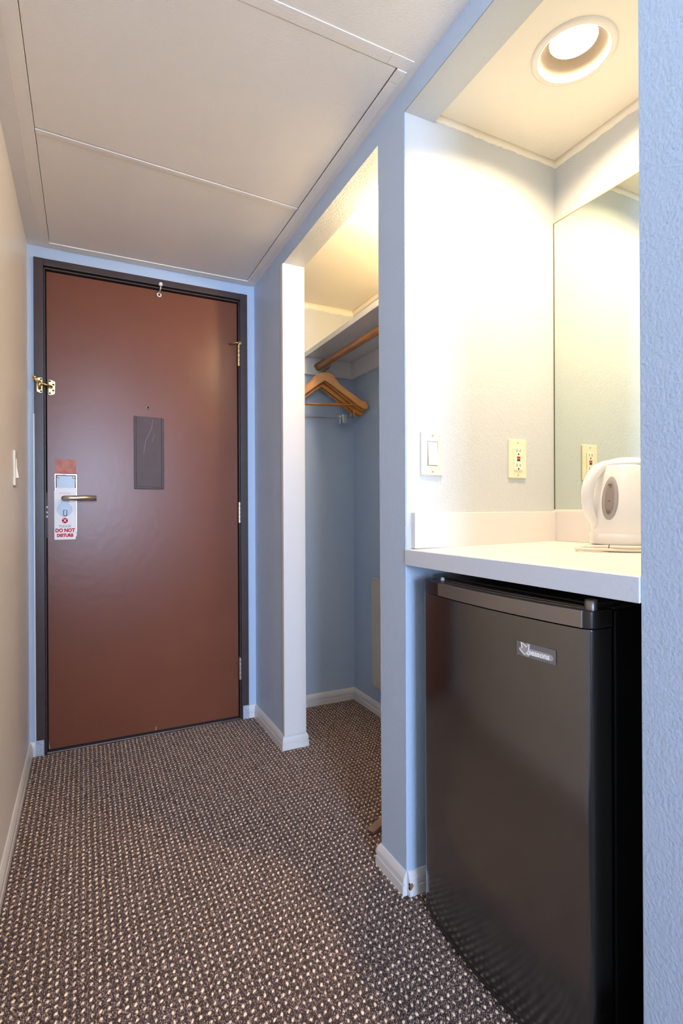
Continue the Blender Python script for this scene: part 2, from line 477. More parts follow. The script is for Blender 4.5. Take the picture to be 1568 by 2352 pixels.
ch = prism([(XR + 0.002, 0.020), (XR + 0.007, 0.0215), (XR + 0.0115, 0.027), (XR + 0.012, 0.033), (XR + 0.0085, 0.0375), (XR + 0.0055, 0.0365), (XR + 0.002, 0.038)], 'y', YP2 - 0.0131, YP2 - 0.006)
struct('trim_5', ch, M['chip'], label='bare wood chip in the nook baseboard')

struct('trim_6', box(XR - 0.0005, XJ + 0.0015, YJ - 0.011, YJ + 0.001, 0.06, ZS - 0.001), M['trim'], bevel=0.0025, seg=3)   # closet jamb board
struct('trim_7', box(XR - 0.0035, XR + 0.0005, YJ - 0.011, YJ + 0.012, 0.06, ZS - 0.004), M['trim'], bevel=0.0012)         # its rounded corner bead

# door frame
dfr = prop(thing('trim_8', (0.27, YD, 0), 'dark brown painted metal door frame', None), kind='structure')
FY = 2.506
OX0, OX1, OZ = -0.184, 0.719, 2.070
IX0, IX1, IZ = -0.1485, 0.6835, 2.0405
obj('jamb', box(OX0, IX0, FY, YD + 0.13, 0.0, OZ), M['frame'], dfr, bevel=0.002)
obj('jamb', box(IX1, OX1, FY, YD + 0.13, 0.0, OZ), M['frame'], dfr, bevel=0.002)
obj('head', box(IX0 - 0.0004, IX1 + 0.0004, FY + 0.0004, YD + 0.13, IZ, OZ - 0.0004), M['frame'], dfr, bevel=0.002)
# inner lip, standing back from the face, then the dark seal around the leaf
obj('inner_lip', box(IX0 + 0.0003, IX0 + 0.0055, FY + 0.010, YD + 0.12, 0.0, IZ - 0.004), M['frame'], dfr, bevel=0.0012)
obj('inner_lip', box(IX1 - 0.0055, IX1 - 0.0003, FY + 0.010, YD + 0.12, 0.0, IZ - 0.004), M['frame'], dfr, bevel=0.0012)
obj('inner_lip', box(IX0 + 0.0003, IX1 - 0.0003, FY + 0.010, YD + 0.12, IZ - 0.010, IZ - 0.004), M['frame'], dfr, bevel=0.0012)
obj('seal', box(IX0 + 0.0056, IX1 - 0.0056, DY + 0.030, DY + 0.034, 0.0, IZ - 0.0101), M['black_gap'], dfr)
# the feet of the jambs were painted with the walls
for x0, x1 in ((OX0 - 0.0006, IX0 - 0.006), (IX1 + 0.006, OX1 + 0.0006)):
    obj('painted_foot', box(x0, x1, FY - 0.0007, FY + 0.01, 0.0, 0.066), mat('blue_grey_foot_paint', (0.55, 0.62, 0.74), 0.35, bump=[(120, 0.002)], var=(160, 0.9, (0.30, 0.34, 0.42))), dfr)
obj('caulk_line', box(OX0 - 0.0035, OX0 + 0.0012, FY - 0.0005, YD - 0.0002, 0.066, 1.42), M['trim'], dfr)
struct('trim_9', box(IX0 + 0.004, IX1 - 0.004, YD - 0.004, DY + 0.05, 0.0, 0.007), M['threshold'], label='worn metal door threshold', bevel=0.002)

# ------------------------------------------------------------------ the door
door = prop(thing('door_1', (0.27, DY, 0.01), 'brown painted entrance door', None), kind='structure')
leaf = obj('leaf', box(DL, DR - 0.0075, DY, DY + 0.028, 0.012, DT - 0.010), M['door'], door, bevel=0.0012)
obj('bottom_sweep', box(DL + 0.001, DR - 0.009, DY + 0.004, DY + 0.024, 0.0072, 0.0125), M['black_gap'], door)
for pts in ([(0.288, 0.0135), (0.2915, 0.0140), (0.2920, 0.0300), (0.2885, 0.0310)], [(DL + 0.0006, 0.016), (DL + 0.006, 0.0155), (DL + 0.003, 0.030), (DL + 0.0008, 0.052)]):
    obj('paint_chip', prism(pts, 'y', DY - 0.0003, DY + 0.0006), mat('bare_tan_wood', (0.55, 0.30, 0.15), 0.7), door)
# peephole
pe = obj('peephole', lathe([(0.0, -0.001), (0.0045, -0.001), (0.0055, 0.0025), (0.0085, 0.0032), (0.0092, 0.0), (0.0092, -0.002)], (0.262, DY, 1.486), 20, axis='y'), M['hook'], door, smooth=True)
obj('lens', lathe([(0.0, 0.0012), (0.0042, 0.0004)], (0.262, DY, 1.486), 16, axis='y', close=False), M['black_gap'], pe, smooth=True)
# plaque: a sheet held by thin mouldings on three sides
PX0, PX1, PZ0, PZ1 = 0.2015, 0.330, 1.116, 1.443
pl = obj('notice_plate', box(PX0 + 0.006, PX1 - 0.006, DY - 0.0022, DY, PZ0 + 0.006, PZ1), M['plaque'], door, bevel=0.0006)
for a in ((PX0, PX0 + 0.010, PZ0, PZ1), (PX1 - 0.010, PX1, PZ0, PZ1 - 0.004)):
    obj('moulding', box(a[0], a[1], DY - 0.0065, DY, a[2], a[3]), M['plaque'], pl, bevel=0.002)
obj('moulding', box(PX0 + 0.0015, PX1 - 0.0015, DY - 0.0068, DY, PZ0 - 0.001, PZ0 + 0.009), M['plaque'], pl, bevel=0.002)
for x, z in ((PX0 + 0.024, PZ1 - 0.030), (PX1 - 0.024, PZ1 - 0.030), (PX0 + 0.024, PZ0 + 0.022), (PX1 - 0.022, PZ0 + 0.022)):
    obj('pin', lathe([(0.0, 0.0006), (0.0012, 0.0)], (x, DY - 0.0022, z), 8, axis='y', close=False), M['screw'], pl)
M['scuff'] = mat('pale_scuff', (0.17, 0.13, 0.125), 0.5)
for pts, w in (([(0.283, 1.433), (0.276, 1.388), (0.252, 1.338), (0.2425, 1.274)], 0.0013), ([(0.290, 1.368), (0.284, 1.350), (0.279, 1.330)], 0.0009)):
    n_ = len(pts)
    lf = [(x - w * (0.3 + 0.7 * math.sin(math.pi * (i + 0.4) / n_)), z) for i, (x, z) in enumerate(pts)]
    rt = [(x + w * (0.3 + 0.7 * math.sin(math.pi * (i + 0.4) / n_)), z) for i, (x, z) in enumerate(pts)]
    obj('scuff', prism(lf + rt[::-1], 'y', DY - 0.00235, DY - 0.0021), M['scuff'], pl)
# bare patch left by an older lock
obj('bare_patch', box(-0.1085, -0.030, DY - 0.0004, DY + 0.001, 1.170, 1.2385), M['patch'], door)
# lock: rim, recess, plate, screws, thumb turn, lever
LX0, LX1, LZ0, LZ1 = -0.1105, -0.0290, 0.930, 1.1735
lk = obj('lock_case', prism([(LX0, LZ0), (LX1, LZ0), (LX1, LZ1), (LX0, LZ1)], 'y', DY - 0.004, DY), M['plaque'], door)
rb = BM()
for a in ((LX0, LX0 + 0.0022, LZ0, LZ1), (LX1 - 0.0022, LX1, LZ0, LZ1), (LX0 + 0.0022, LX1 - 0.0022, LZ1 - 0.0022, LZ1), (LX0 + 0.0022, LX1 - 0.0022, LZ0, LZ0 + 0.0022)):
    box(a[0], a[1], DY - 0.0052, DY, a[2], a[3], rb)
obj('rim', rb, M['chrome'], lk)
obj('face_plate', box(LX0 + 0.0055, LX1 - 0.0055, DY - 0.0068, DY - 0.004, LZ0 + 0.006, LZ1 - 0.006), M['steel_blue'], lk, bevel=0.0012)
for x in (LX0 + 0.0125, LX1 - 0.0115):
    obj('screw', lathe([(0.0, 0.0008), (0.0038, 0.0012), (0.0052, 0.0)], (x, DY - 0.0068, LZ1 - 0.0135), 16, axis='y', close=False), M['steel'], lk, smooth=True)
    obj('screw_slot', box(x - 0.0018, x + 0.0018, DY - 0.0085, DY - 0.0075, LZ1 - 0.0143, LZ1 - 0.0127), M['screw'], lk)
obj('thumb_turn', box(-0.0795, -0.0655, DY - 0.022, DY - 0.0068, 0.996, 1.022), M['steel_blue'], lk, bevel=0.003)
lev = obj('lever_handle', tube([(-0.0765, DY - 0.004, 1.0715), (-0.0765, DY - 0.034, 1.0715), (-0.0745, DY - 0.046, 1.0715), (-0.067, DY - 0.054, 1.0715), (-0.055, DY - 0.057, 1.0715), (0.047, DY - 0.057, 1.0720)], 0.0107, 20), M['steel'], door, smooth=True)
# strike / bolt edge seen in the gap
obj('latch_edge', box(DL - 0.0038, DL - 0.0004, DY + 0.003, DY + 0.020, 0.905, 1.095), M['screw'], door)
for z in (1.030, 1.008, 0.990):
    obj('bolt', box(DL - 0.0046, DL + 0.0008, DY - 0.0010, DY + 0.016, z, z + 0.008), M['steel_blue'], door)
# hinges
for i, (za, zb) in enumerate(((1.717, 1.823), (0.957, 1.058), (0.196, 0.303))):
    hx, hy = DR - 0.0040, FY + 0.004
    hg = obj('hinge', cyl((hx, hy + 0.010, za), (hx, hy + 0.010, zb), 0.0030, 14), M['steel'], door, smooth=True)
    n = 5
    for k in range(n):
        a = za + (zb - za) * k / n; b = za + (zb - za) * (k + 1) / n - 0.0014
        obj('knuckle', lathe([(0.0, a), (0.0068, a), (0.0068, b), (0.0, b)], (hx, hy, 0), 16), M['brass_pale'] if i == 0 else M['steel'], hg, bevel=0.0006)
    if i == 0:
        obj('pin_head', lathe([(0.0, zb), (0.0078, zb), (0.0078, zb + 0.006), (0.0, zb + 0.008)], (hx, hy, 0), 16), M['brass'], hg)
        obj('stop_arm', tube([(hx + 0.004, hy - 0.010, zb + 0.004), (hx - 0.012, hy - 0.010, zb + 0.004), (hx - 0.042, hy + 0.014, zb + 0.001)], 0.0036, 10), M['brass_pale'], hg, smooth=True)
        obj('stop_pad', lathe([(0.0, 0.007), (0.0075, 0.006), (0.0075, 0.0), (0.0, 0.0)], (hx + 0.004, hy - 0.006, zb + 0.005), 16, axis='y'), M['brass'], hg)
# small catch at the head of the door
ct = obj('head_catch', lathe([(0.0, 0.013), (0.0035, 0.013), (0.0078, 0.010), (0.0090, 0.004), (0.0090, 0.0)], (0.3165, FY, 2.0445), 20, axis='y'), M['card'], door, smooth=True)
obj('catch_stem', tube([(0.3165, FY - 0.003, 2.040), (0.3160, FY - 0.002, 2.026), (0.3145, DY - 0.010, 2.014), (0.3135, DY - 0.006, 2.008)], 0.0032, 8), M['steel'], ct, smooth=True)
obj('catch_ring', tube([(0.3125 + 0.0078 * math.cos(a), DY - 0.005, 2.0045 + 0.0078 * math.sin(a)) for a in [2 * math.pi * k / 20 for k in range(20)]], 0.0030, 8, closed=True), M['card'], ct, smooth=True)
# brass swing latch
sl = obj('swing_latch', prism([(-0.1335, 1.5075), (-0.1265, 1.5055), (-0.1140, 1.5085), (-0.1085, 1.5140), (-0.1070, 1.5640), (-0.1215, 1.5705), (-0.1325, 1.5705)], 'y', DY - 0.003, DY), M['brass_pale'], door, bevel=0.001)
for x, z in ((-0.1275, 1.5645), (-0.1145, 1.5510), (-0.1150, 1.5260), (-0.1275, 1.5135)):
    obj('latch_screw', lathe([(0.0, 0.0006), (0.0042, 0.0)], (x, DY - 0.003, z), 12, axis='y', close=False), M['screw'], sl)
obj('latch_stud', tube([(-0.1195, DY - 0.003, 1.5385), (-0.1210, DY - 0.016, 1.5385), (-0.128, DY - 0.026, 1.540), (-0.148, DY - 0.036, 1.543), (-0.163, DY - 0.042, 1.545)], [0.0030, 0.0055, 0.0050, 0.0040, 0.0040], 12), M['brass'], sl, smooth=True)
obj('frame_bracket', prism([(-0.1745, 1.5125), (-0.1640, 1.5075), (-0.1560, 1.5075), (-0.1535, 1.5100), (-0.1535, 1.5660), (-0.1560, 1.5715), (-0.1700, 1.5700), (-0.1745, 1.5660)], 'y', FY - 0.003, FY), M['brass_pale'], sl, bevel=0.001)
for x, z in ((-0.1585, 1.5645), (-0.1585, 1.5140)):
    obj('latch_screw', lathe([(0.0, 0.0006), (0.0040, 0.0)], (x, FY - 0.003, z), 12, axis='y', close=False), M['screw'], sl)
obj('latch_post', tube([(-0.163, FY - 0.002, 1.5255), (-0.164, FY - 0.012, 1.530), (-0.163, FY - 0.017, 1.540), (-0.164, FY - 0.013, 1.549), (-0.163, FY - 0.002, 1.553)], [0.007, 0.006, 0.008, 0.006, 0.007], 12), M['brass'], sl, smooth=True)
obj('latch_arm', tube([(-0.163, FY - 0.016, 1.540), (-0.168, FY - 0.022, 1.548), (-0.176, FY - 0.024, 1.557), (-0.1790, FY - 0.024, 1.566)], [0.004, 0.0045, 0.006, 0.0075], 12), M['brass'], sl, smooth=True)
obj('latch_ball', ball((-0.1795, FY - 0.024, 1.5655), 0.0092), M['brass'], sl, smooth=True)

# ------------------------------------------------------------------ hanging sign on the lever
sy = DY - 0.0105
sign = thing('door_hanger', (-0.0745, sy, 0.897), 'white do not disturb card hanging from the steel door lever', 'door sign')
SX0, SX1, SZ0, SZ1 = -0.1135, -0.0330, 0.896, 1.1035
scx = (SX0 + SX1) / 2
# card with the bulb-shaped cut-out: two halves of one outline, joined
hole = []
hc, hr = 1.0235, 0.0290
for k in range(25):
    a = math.radians(62 - 304 * k / 24)
    hole.append((scx + hr * math.cos(a) - 0.001, hc + hr * math.sin(a)))
neck_r = [(scx + 0.0165, 1.058), (scx + 0.0130, 1.070), (scx + 0.009, 1.080), (scx, 1.084)]
neck_l = [(scx - 0.010, 1.080), (scx - 0.0145, 1.070), (scx - 0.0165, 1.058)]
loop = hole[::-1]          # from lower-left round to upper right, counter-clockwise
loop = loop + neck_r + neck_l
outer = rrect(SX1 - SX0, SZ1 - SZ0, 0.004, 4, scx, (SZ0 + SZ1) / 2)
def card_with_hole(outer, loop, y0, y1):
    bm = BM()
    es = []
    for pts in (outer, loop):
        vs = [bm.verts.new((p[0], y0, p[1])) for p in pts]
        es += [bm.edges.new((vs[i], vs[(i + 1) % len(vs)])) for i in range(len(vs))]
    bmesh.ops.triangle_fill(bm, use_beauty=True, edges=es)
    ext = bmesh.ops.extrude_face_region(bm, geom=bm.faces[:])
    bmesh.ops.translate(bm, vec=(0, y1 - y0, 0), verts=[v for v in ext['geom'] if isinstance(v, bmesh.types.BMVert)])
    return bm
card = obj('card', card_with_hole(outer, loop, sy - 0.0006, sy), M['card'], sign)
back = obj('back_card', card_with_hole([(p[0] + 0.0038, p[1] + 0.012) for p in outer], [(p[0], p[1]) for p in loop], sy + 0.0014, sy + 0.0019), M['card'], sign)
XD, ZD = (1, 0, 0), (0, 0, 1)
obj('red_disc', lathe([(0.0, 0.0004), (0.0112, 0.0004), (0.0112, 0.0)], (scx - 0.0005, sy - 0.0006, 0.9765), 28, axis='y', close=False), M['red'], card)
text('lettering', 'X', 0.0165, M['white_print'], card, (scx - 0.0005, sy - 0.0012, 0.9765), XD, ZD, weight=0.0005)
text('lettering', 'PLEASE', 0.0150, M['black_print'], card, (scx, sy - 0.0008, 0.9525), XD, ZD, sx=0.93, spacing=1.05, weight=-0.0002)
text('lettering', 'DO NOT', 0.0205, M['red'], card, (scx, sy - 0.0008, 0.9345), XD, ZD, weight=0.0009, sx=0.88)
text('lettering', 'DISTURB', 0.0178, M['red'], card, (scx, sy - 0.0008, 0.9135), XD, ZD, weight=0.0009, sx=0.88)
for z in (1.0945, 1.0905):
    obj('small_print_line', box(scx - 0.021, scx + 0.021, sy - 0.0008, sy - 0.0004, z - 0.0007, z + 0.0007), M['pink'], card)

# ------------------------------------------------------------------ wall plates
def switch_on_nook():
    cx, cz, y = 0.840, 1.1655, YP2
    t = thing('light_switch', (cx, y, cz), 'ivory rocker light switch above the white countertop', 'light switch')
    obj('cover_plate', prism(rrect(0.071, 0.117, 0.003, 3, cx, cz), 'y', y - 0.0065, y), M['ivory'], t, bevel=0.003, seg=3)
    obj('rocker_bezel', prism(rrect(0.034, 0.068, 0.002, 3, cx, cz), 'y', y - 0.0072, y - 0.004), M['ivory_light'], t)
    bm = BM()
    # rocker: pressed at the top, proud at the bottom
    pr = [(cx - 0.0150, cx + 0.0150)]
    x0, x1 = cx - 0.0150, cx + 0.0150
    sec = [(y - 0.0070, cz + 0.0315), (y - 0.0072, cz + 0.0290), (y - 0.0088, cz), (y - 0.0130, cz - 0.0285), (y - 0.0118, cz - 0.0315), (y - 0.0060, cz - 0.0315), (y - 0.0060, cz + 0.0315)]
    A = [bm.verts.new((x0, p[0], p[1])) for p in sec]; B = [bm.verts.new((x1, p[0], p[1])) for p in sec]
    bm.faces.new(A); bm.faces.new(B[::-1])
    for i in range(len(sec)): bm.faces.new((A[i], B[i], B[(i + 1) % len(sec)], A[(i + 1) % len(sec)]))
    obj('rocker', bm, M['ivory_light'], t, bevel=0.001)
    gb = BM()
    for a in ((x0 - 0.0012, x0, cz - 0.0325, cz + 0.0325), (x1, x1 + 0.0012, cz - 0.0325, cz + 0.0325), (x0, x1, cz + 0.0315, cz + 0.0325), (x0, x1, cz - 0.0325, cz - 0.0315)):
        box(a[0], a[1], y - 0.0074, y - 0.006, a[2], a[3], gb)
    obj('gap', gb, M['screw'], t)
    for z in (cz + 0.0485, cz - 0.0485):
        s = obj('screw', lathe([(0.0, 0.0014), (0.0026, 0.0010), (0.0033, 0.0)], (cx, y - 0.0065, z), 14, axis='y', close=False), M['steel'], t, smooth=True)
        obj('slot', box(cx - 0.0024, cx + 0.0024, y - 0.0081, y - 0.0074, z - 0.0005, z + 0.0005), M['screw'], s)
switch_on_nook()

def outlet():
    cx, cz, y = 1.1455, 1.1635, YP2
    t = thing('wall_outlet', (cx, y, cz), 'ivory electrical outlet with red and black buttons beside the mirror', 'outlet')
    obj('cover_plate', prism(rrect(0.069, 0.114, 0.003, 3, cx, cz), 'y', y - 0.0065, y), M['ivory'], t, bevel=0.003, seg=3)
    f = obj('receptacle', prism(rrect(0.0330, 0.0665, 0.002, 3, cx, cz), 'y', y - 0.0090, y - 0.004), M['ivory_light'], t, bevel=0.001)
    fy = y - 0.0090
    for s in (1, -1):
        zc = cz + 0.0215 * s
        for dx, h in ((-0.0062, 0.0085), (0.0062, 0.0070)):
            obj('slot', box(cx + dx - 0.0009, cx + dx + 0.0009, fy - 0.0003, fy + 0.002, zc - h / 2 + 0.002, zc + h / 2 + 0.002), M['black_gap'], f)
        obj('ground_hole', prism([(cx + 0.0024 * math.cos(a), zc - 0.0080 + 0.0026 * math.sin(a)) for a in [math.pi * k / 8 for k in range(9)]] + [(cx - 0.0024, zc - 0.0105), (cx + 0.0024, zc - 0.0105)], 'y', fy - 0.0003, fy + 0.002), M['black_gap'], f)
    obj('reset_button', box(cx - 0.0060, cx + 0.0060, fy - 0.0016, fy + 0.002, cz + 0.0006, cz + 0.0064), M['btn_red'], f, bevel=0.0005)
    obj('test_button', box(cx - 0.0056, cx + 0.0056, fy - 0.0014, fy + 0.002, cz - 0.0068, cz - 0.0016), M['btn_black'], f, bevel=0.0005)
    for z in (cz + 0.0475, cz - 0.0475):
        s = obj('screw', lathe([(0.0, 0.0012), (0.0024, 0.0009), (0.0030, 0.0)], (cx, y - 0.0065, z), 14, axis='y', close=False), M['steel'], t, smooth=True)
        obj('slot', box(cx - 0.0004, cx + 0.0004, y - 0.0079, y - 0.0072, z - 0.002, z + 0.002), M['screw'], s)
outlet()

def hall_switch():
    cy, cz, x = 2.030, 1.157, XL
    t = thing('light_switch', (x, cy, cz), 'ivory rocker switch seen edge-on on the left wall', 'light switch')
    obj('cover_plate', prism(rrect(0.072, 0.116, 0.003, 3, cy, cz), 'x', x, x + 0.0075), M['ivory_light'], t, bevel=0.003, seg=3)
    sec = [(x + 0.0085, cz + 0.032), (x + 0.0090, cz + 0.029), (x + 0.0100, cz), (x + 0.0150, cz - 0.029), (x + 0.0135, cz - 0.032), (x + 0.006, cz - 0.032), (x + 0.006, cz + 0.032)]
    obj('rocker', prism(sec, 'y', cy - 0.015, cy + 0.015), M['ivory_light'], t, bevel=0.001)
    for z in (cz + 0.0485, cz - 0.0485):
        obj('screw', lathe([(0.0, -0.0014), (0.0033, 0.0)], (x + 0.0075, cy, z), 12, axis='x', close=False), M['steel'], t)
hall_switch()

# ------------------------------------------------------------------ nook: mirror, countertop, lamp
mir = thing('mirror', (XB, 0.84, 1.013), 'large frameless wall mirror at the back of the nook', 'mirror')
obj('glass', box(XB - 0.006, XB - 0.001, YW + 0.003, YP2 - 0.0045, 1.0145, 1.890), M['mirror'], mir)
obj('side_edge', box(XB - 0.0068, XB, YP2 - 0.0045, YP2 - 0.0008, 1.0145, 1.890), M['mirror_edge'], mir)
obj('top_edge', box(XB - 0.0068, XB, YW + 0.003, YP2 - 0.0008, 1.890, 1.8925), M['mirror_trim'], mir)
obj('bottom_caulk', box(XB - 0.0080, XB, YW + 0.003, YP2 - 0.0015, 1.0085, 1.0142), M['ceil_smooth'], mir)

ctop = thing('countertop', (1.03, 0.84, 0.87), 'white laminate countertop across the nook', 'countertop')
def zt(x): return 0.9115 + (x - XR) * 0.0135
sec = [(XR - 0.0005, 0.8705), (XB, 0.8705), (XB, zt(XB)), (XR - 0.0005, zt(XR))]
obj('slab', prism(sec, 'y', YW + 0.001, YP2 - 0.001), M['laminate'], ctop, bevel=0.0015)
# blue-white painted front edge
obj('front_edge', box(XR - 0.0035, XR - 0.0004, YW + 0.0012, YP2 - 0.003, 0.8702, zt(XR) - 0.0010), mat('pale_blue_edge_paint', (0.66, 0.71, 0.80), 0.35, bump=[(160, 0.0004)]), ctop, bevel=0.001)
obj('backsplash', box(0.7745, XB - 0.0185, YP2 - 0.019, YP2 - 0.0005, zt(0.80) + 0.001, 1.0075), M['laminate'], ctop, bevel=0.0015)
obj('backsplash', box(XB - 0.0185, XB - 0.0005, YW + 0.002, YP2 - 0.0005, zt(1.29), 1.0080), M['laminate'], ctop, bevel=0.0015)

def cut_disc(o, c, r, z0, z1):
    bm = BM()
    bmesh.ops.create_cone(bm, cap_ends=True, segments=64, radius1=r, radius2=r, depth=z1 - z0, matrix=Matrix.Translation((c[0], c[1], (z0 + z1) / 2)))
    me = bpy.data.meshes.new('cutter'); bm.to_mesh(me); bm.free()
    co = bpy.data.objects.new('cutter', me); COL.objects.link(co)
    m = o.modifiers.new('hole', 'BOOLEAN'); m.object = co; m.operation = 'DIFFERENCE'; m.solver = 'EXACT'
    bpy.context.view_layer.update()
    dg = bpy.context.evaluated_depsgraph_get()
    nm = bpy.data.meshes.new_from_object(o.evaluated_get(dg))
    o.modifiers.clear(); o.data = nm
    bpy.data.objects.remove(co); bpy.data.meshes.remove(me)

def recessed(cx, cy, z, label, watts, col, slab):
    t = thing('recessed_light', (cx, cy, z), label, 'ceiling light')
    obj('trim_ring', lathe([(0.0775, 0.002), (0.0775, -0.003), (0.080, -0.0055), (0.088, -0.0050), (0.0945, -0.002), (0.0950, 0.0015)], (cx, cy, z), 64, close=False), M['lamp_white'], t, smooth=True)
    obj('baffle', lathe([(0.0775, 0.001), (0.0770, 0.006), (0.074, 0.014), (0.068, 0.022), (0.060, 0.029), (0.0515, 0.032)], (cx, cy, z), 64, close=False), M['baffle'], t, smooth=True)
    obj('lens', lathe([(0.0, 0.0275), (0.030, 0.0285), (0.053, 0.0315)], (cx, cy, z), 48, close=False), M['nook_lens'], t, smooth=True)
    obj('can', lathe([(0.0790, 0.0015), (0.0790, 0.095), (0.0, 0.095)], (cx, cy, z), 48, close=False), M['steel'], t, smooth=True)
    d = bpy.data.lights.new('lamp_light', 'AREA')
    d.shape = 'DISK'; d.size = 0.090; d.energy = watts; d.color = col; d.spread = math.radians(150)
    l = bpy.data.objects.new('lamp_light', d); COL.objects.link(l)
    l.location = (0, 0, 0.0265); l.parent = t
    cut_disc(slab, (cx, cy), 0.0785, z - 0.02, z + 0.2)
LCX, LCY = 1.036, 0.868
recessed(LCX, LCY, ZN, 'round white recessed ceiling light glowing in the nook', NOOK_W, (1.0, 0.71, 0.41), nook_ceiling)
CZ = ZN + 0.004
CBX, CBY = 0.985, 1.535
cl = thing('closet_light', (CBX, CBY, CZ), 'bare bulb in a flat white ceiling holder inside the closet', 'ceiling light')
obj('holder', lathe([(0.0, 0.0), (0.055, 0.0), (0.053, -0.010), (0.024, -0.014), (0.019, -0.022), (0.0, -0.022)], (CBX, CBY, CZ), 32), M['lamp_white'], cl, smooth=False)
obj('bulb', lathe([(0.014, -0.0222), (0.022, -0.029), (0.0285, -0.040), (0.0300, -0.052), (0.0270, -0.066), (0.016, -0.077), (0.0, -0.081)], (CBX, CBY, CZ), 32, close=False), M['closet_bulb'], cl, smooth=True)

# unseen globe added above the camera's view to fill the hall with light
HLX, HLY = 0.12, 0.20
hl = thing('fill_globe', (HLX, HLY, ZC), 'added frosted fill globe on a short white stem', 'ceiling light')
obj('canopy', lathe([(0.0, 0.0), (0.060, 0.0), (0.056, -0.012), (0.020, -0.020), (0.020, -0.024), (0.030, -0.030), (0.030, -0.034)], (HLX, HLY, ZC), 40, close=False), M['lamp_white'], hl, smooth=True)
obj('globe', lathe([(0.030, -0.0342)] + [(0.078 * math.sin(math.radians(t)), -0.105 + 0.078 * math.cos(math.radians(t))) for t in range(28, 180, 12)] + [(0.0, -0.183)], (HLX, HLY, ZC), 40, close=False), M['fill_dome'], hl, smooth=True)

# ------------------------------------------------------------------ fridge
FA, FB_ = 0.612, 1.101       # near and far side
fr = thing('mini_fridge', (1.02, 0.856, 0.0), 'black mini fridge under the countertop', 'fridge')
obj('cabinet', box(0.832, 1.275, FA + 0.002, FB_ - 0.002, 0.030, 0.838), M['fridge_side'], fr, bevel=0.004, seg=3)
obj('top_panel', box(0.826, 1.275, FA + 0.001, FB_ - 0.001, 0.8383, 0.8440), M['fridge_cap'], fr, bevel=0.002)
def door_profile(bulge, x_end, ya, yb, xback, r=0.013, n=18):
    """plan outline of the bowed door: front arc between rounded corners"""
    pts = []
    yc, hw = (ya + yb) / 2, (yb - ya) / 2
    def fx(y):
        t = (y - yc) / hw
        return x_end - bulge * (1 - t * t)
    for i in range(7):      # far rounded corner
        a = math.pi / 2 * i / 6
        pts.append((x_end + r - r * math.sin(a), yb - r + r * math.cos(a)))
    for i in range(1, n):
        y = (yb - r) + (ya - yb + 2 * r) * i / n
        pts.append((fx(y), y))
    for i in range(7):
        a = math.pi / 2 * i / 6
        pts.append((x_end + r - r * math.cos(a), ya + r - r * math.sin(a)))
    # make the corners meet the arc
    pts += [(xback, ya), (xback, yb)]
    return pts
XE = 0.766
fd = obj('fridge_door', prism(door_profile(0.019, XE, FA, FB_, 0.820), 'z', 0.028, 0.8085), M['fridge'], fr, bevel=0.0015, seg=2, angle=50)
obj('gasket', box(0.8205, 0.8315, FA + 0.012, FB_ - 0.012, 0.036, 0.832), M['black_gap'], fr)
obj('bottom_strip', prism(door_profile(0.0205, XE, FA + 0.001, FB_ - 0.001, 0.818), 'z', 0.018, 0.0272), M['fridge_cap'], fr, bevel=0.0015, angle=50)
cap = obj('door_cap', prism(door_profile(0.0195, XE - 0.0005, FA - 0.0005, FB_ + 0.0005, 0.822), 'z', 0.8095, 0.8400), M['fridge_cap'], fr, bevel=0.002, seg=2, angle=50)
# lighter grip along the cap's front
def arc_x(y, bulge, xe):
    yc, hw = (FA + FB_) / 2, (FB_ - FA) / 2
    return xe - bulge * (1 - ((y - yc) / hw) ** 2)
gp = []
ys = [0.626 + (1.020 - 0.626) * i / 20 for i in range(21)]
for y in ys: gp.append((arc_x(y, 0.0195, XE - 0.0005) - 0.0022, y))
for y in ys[::-1]: gp.append((arc_x(y, 0.0195, XE - 0.0005) + 0.010, y))
obj('grip', prism(gp, 'z', 0.8105, 0.8406), M['fridge_handle'], cap, bevel=0.0012, angle=50)
for k, (dx, za) in enumerate(((0.020, 0.8415), (0.034, 0.8418))):
    rp = [(arc_x(y, 0.0195 * (1 - 0.35 * k), XE) + dx, y) for y in ys]
    obj('top_ridge', prism(rp + [(x + 0.003, y) for x, y in rp[::-1]], 'z', 0.8395, za), M['fridge_handle'], cap)
obj('hinge_cap', lathe([(0.0, 0.858), (0.009, 0.858), (0.0105, 0.856), (0.0105, 0.8395)], (0.788, FA + 0.016, 0), 24, close=False), M['fridge_handle'], fr, smooth=True)
obj('hinge_plate', box(0.786, 0.850, FA + 0.006, FA + 0.030, 0.8442, 0.8520), M['fridge_cap'], fr, bevel=0.002)
obj('plug', lathe([(0.0, 0.8465), (0.0042, 0.8465), (0.0050, 0.8400)], (0.797, 1.060, 0), 14, close=False), M['card'], fr, smooth=True)
obj('plug', lathe([(0.0, 0.8405), (0.0055, 0.8404)], (0.789, 1.083, 0), 14, close=False), M['black_gap'], fr)
for x in (0.85, 1.24):
    for y in (FA + 0.04, FB_ - 0.04):
        obj('foot', lathe([(0.0, 0.0), (0.016, 0.0), (0.016, 0.012), (0.010, 0.031), (0.0, 0.031)], (x, y, 0), 16), M['fridge_cap'], fr)
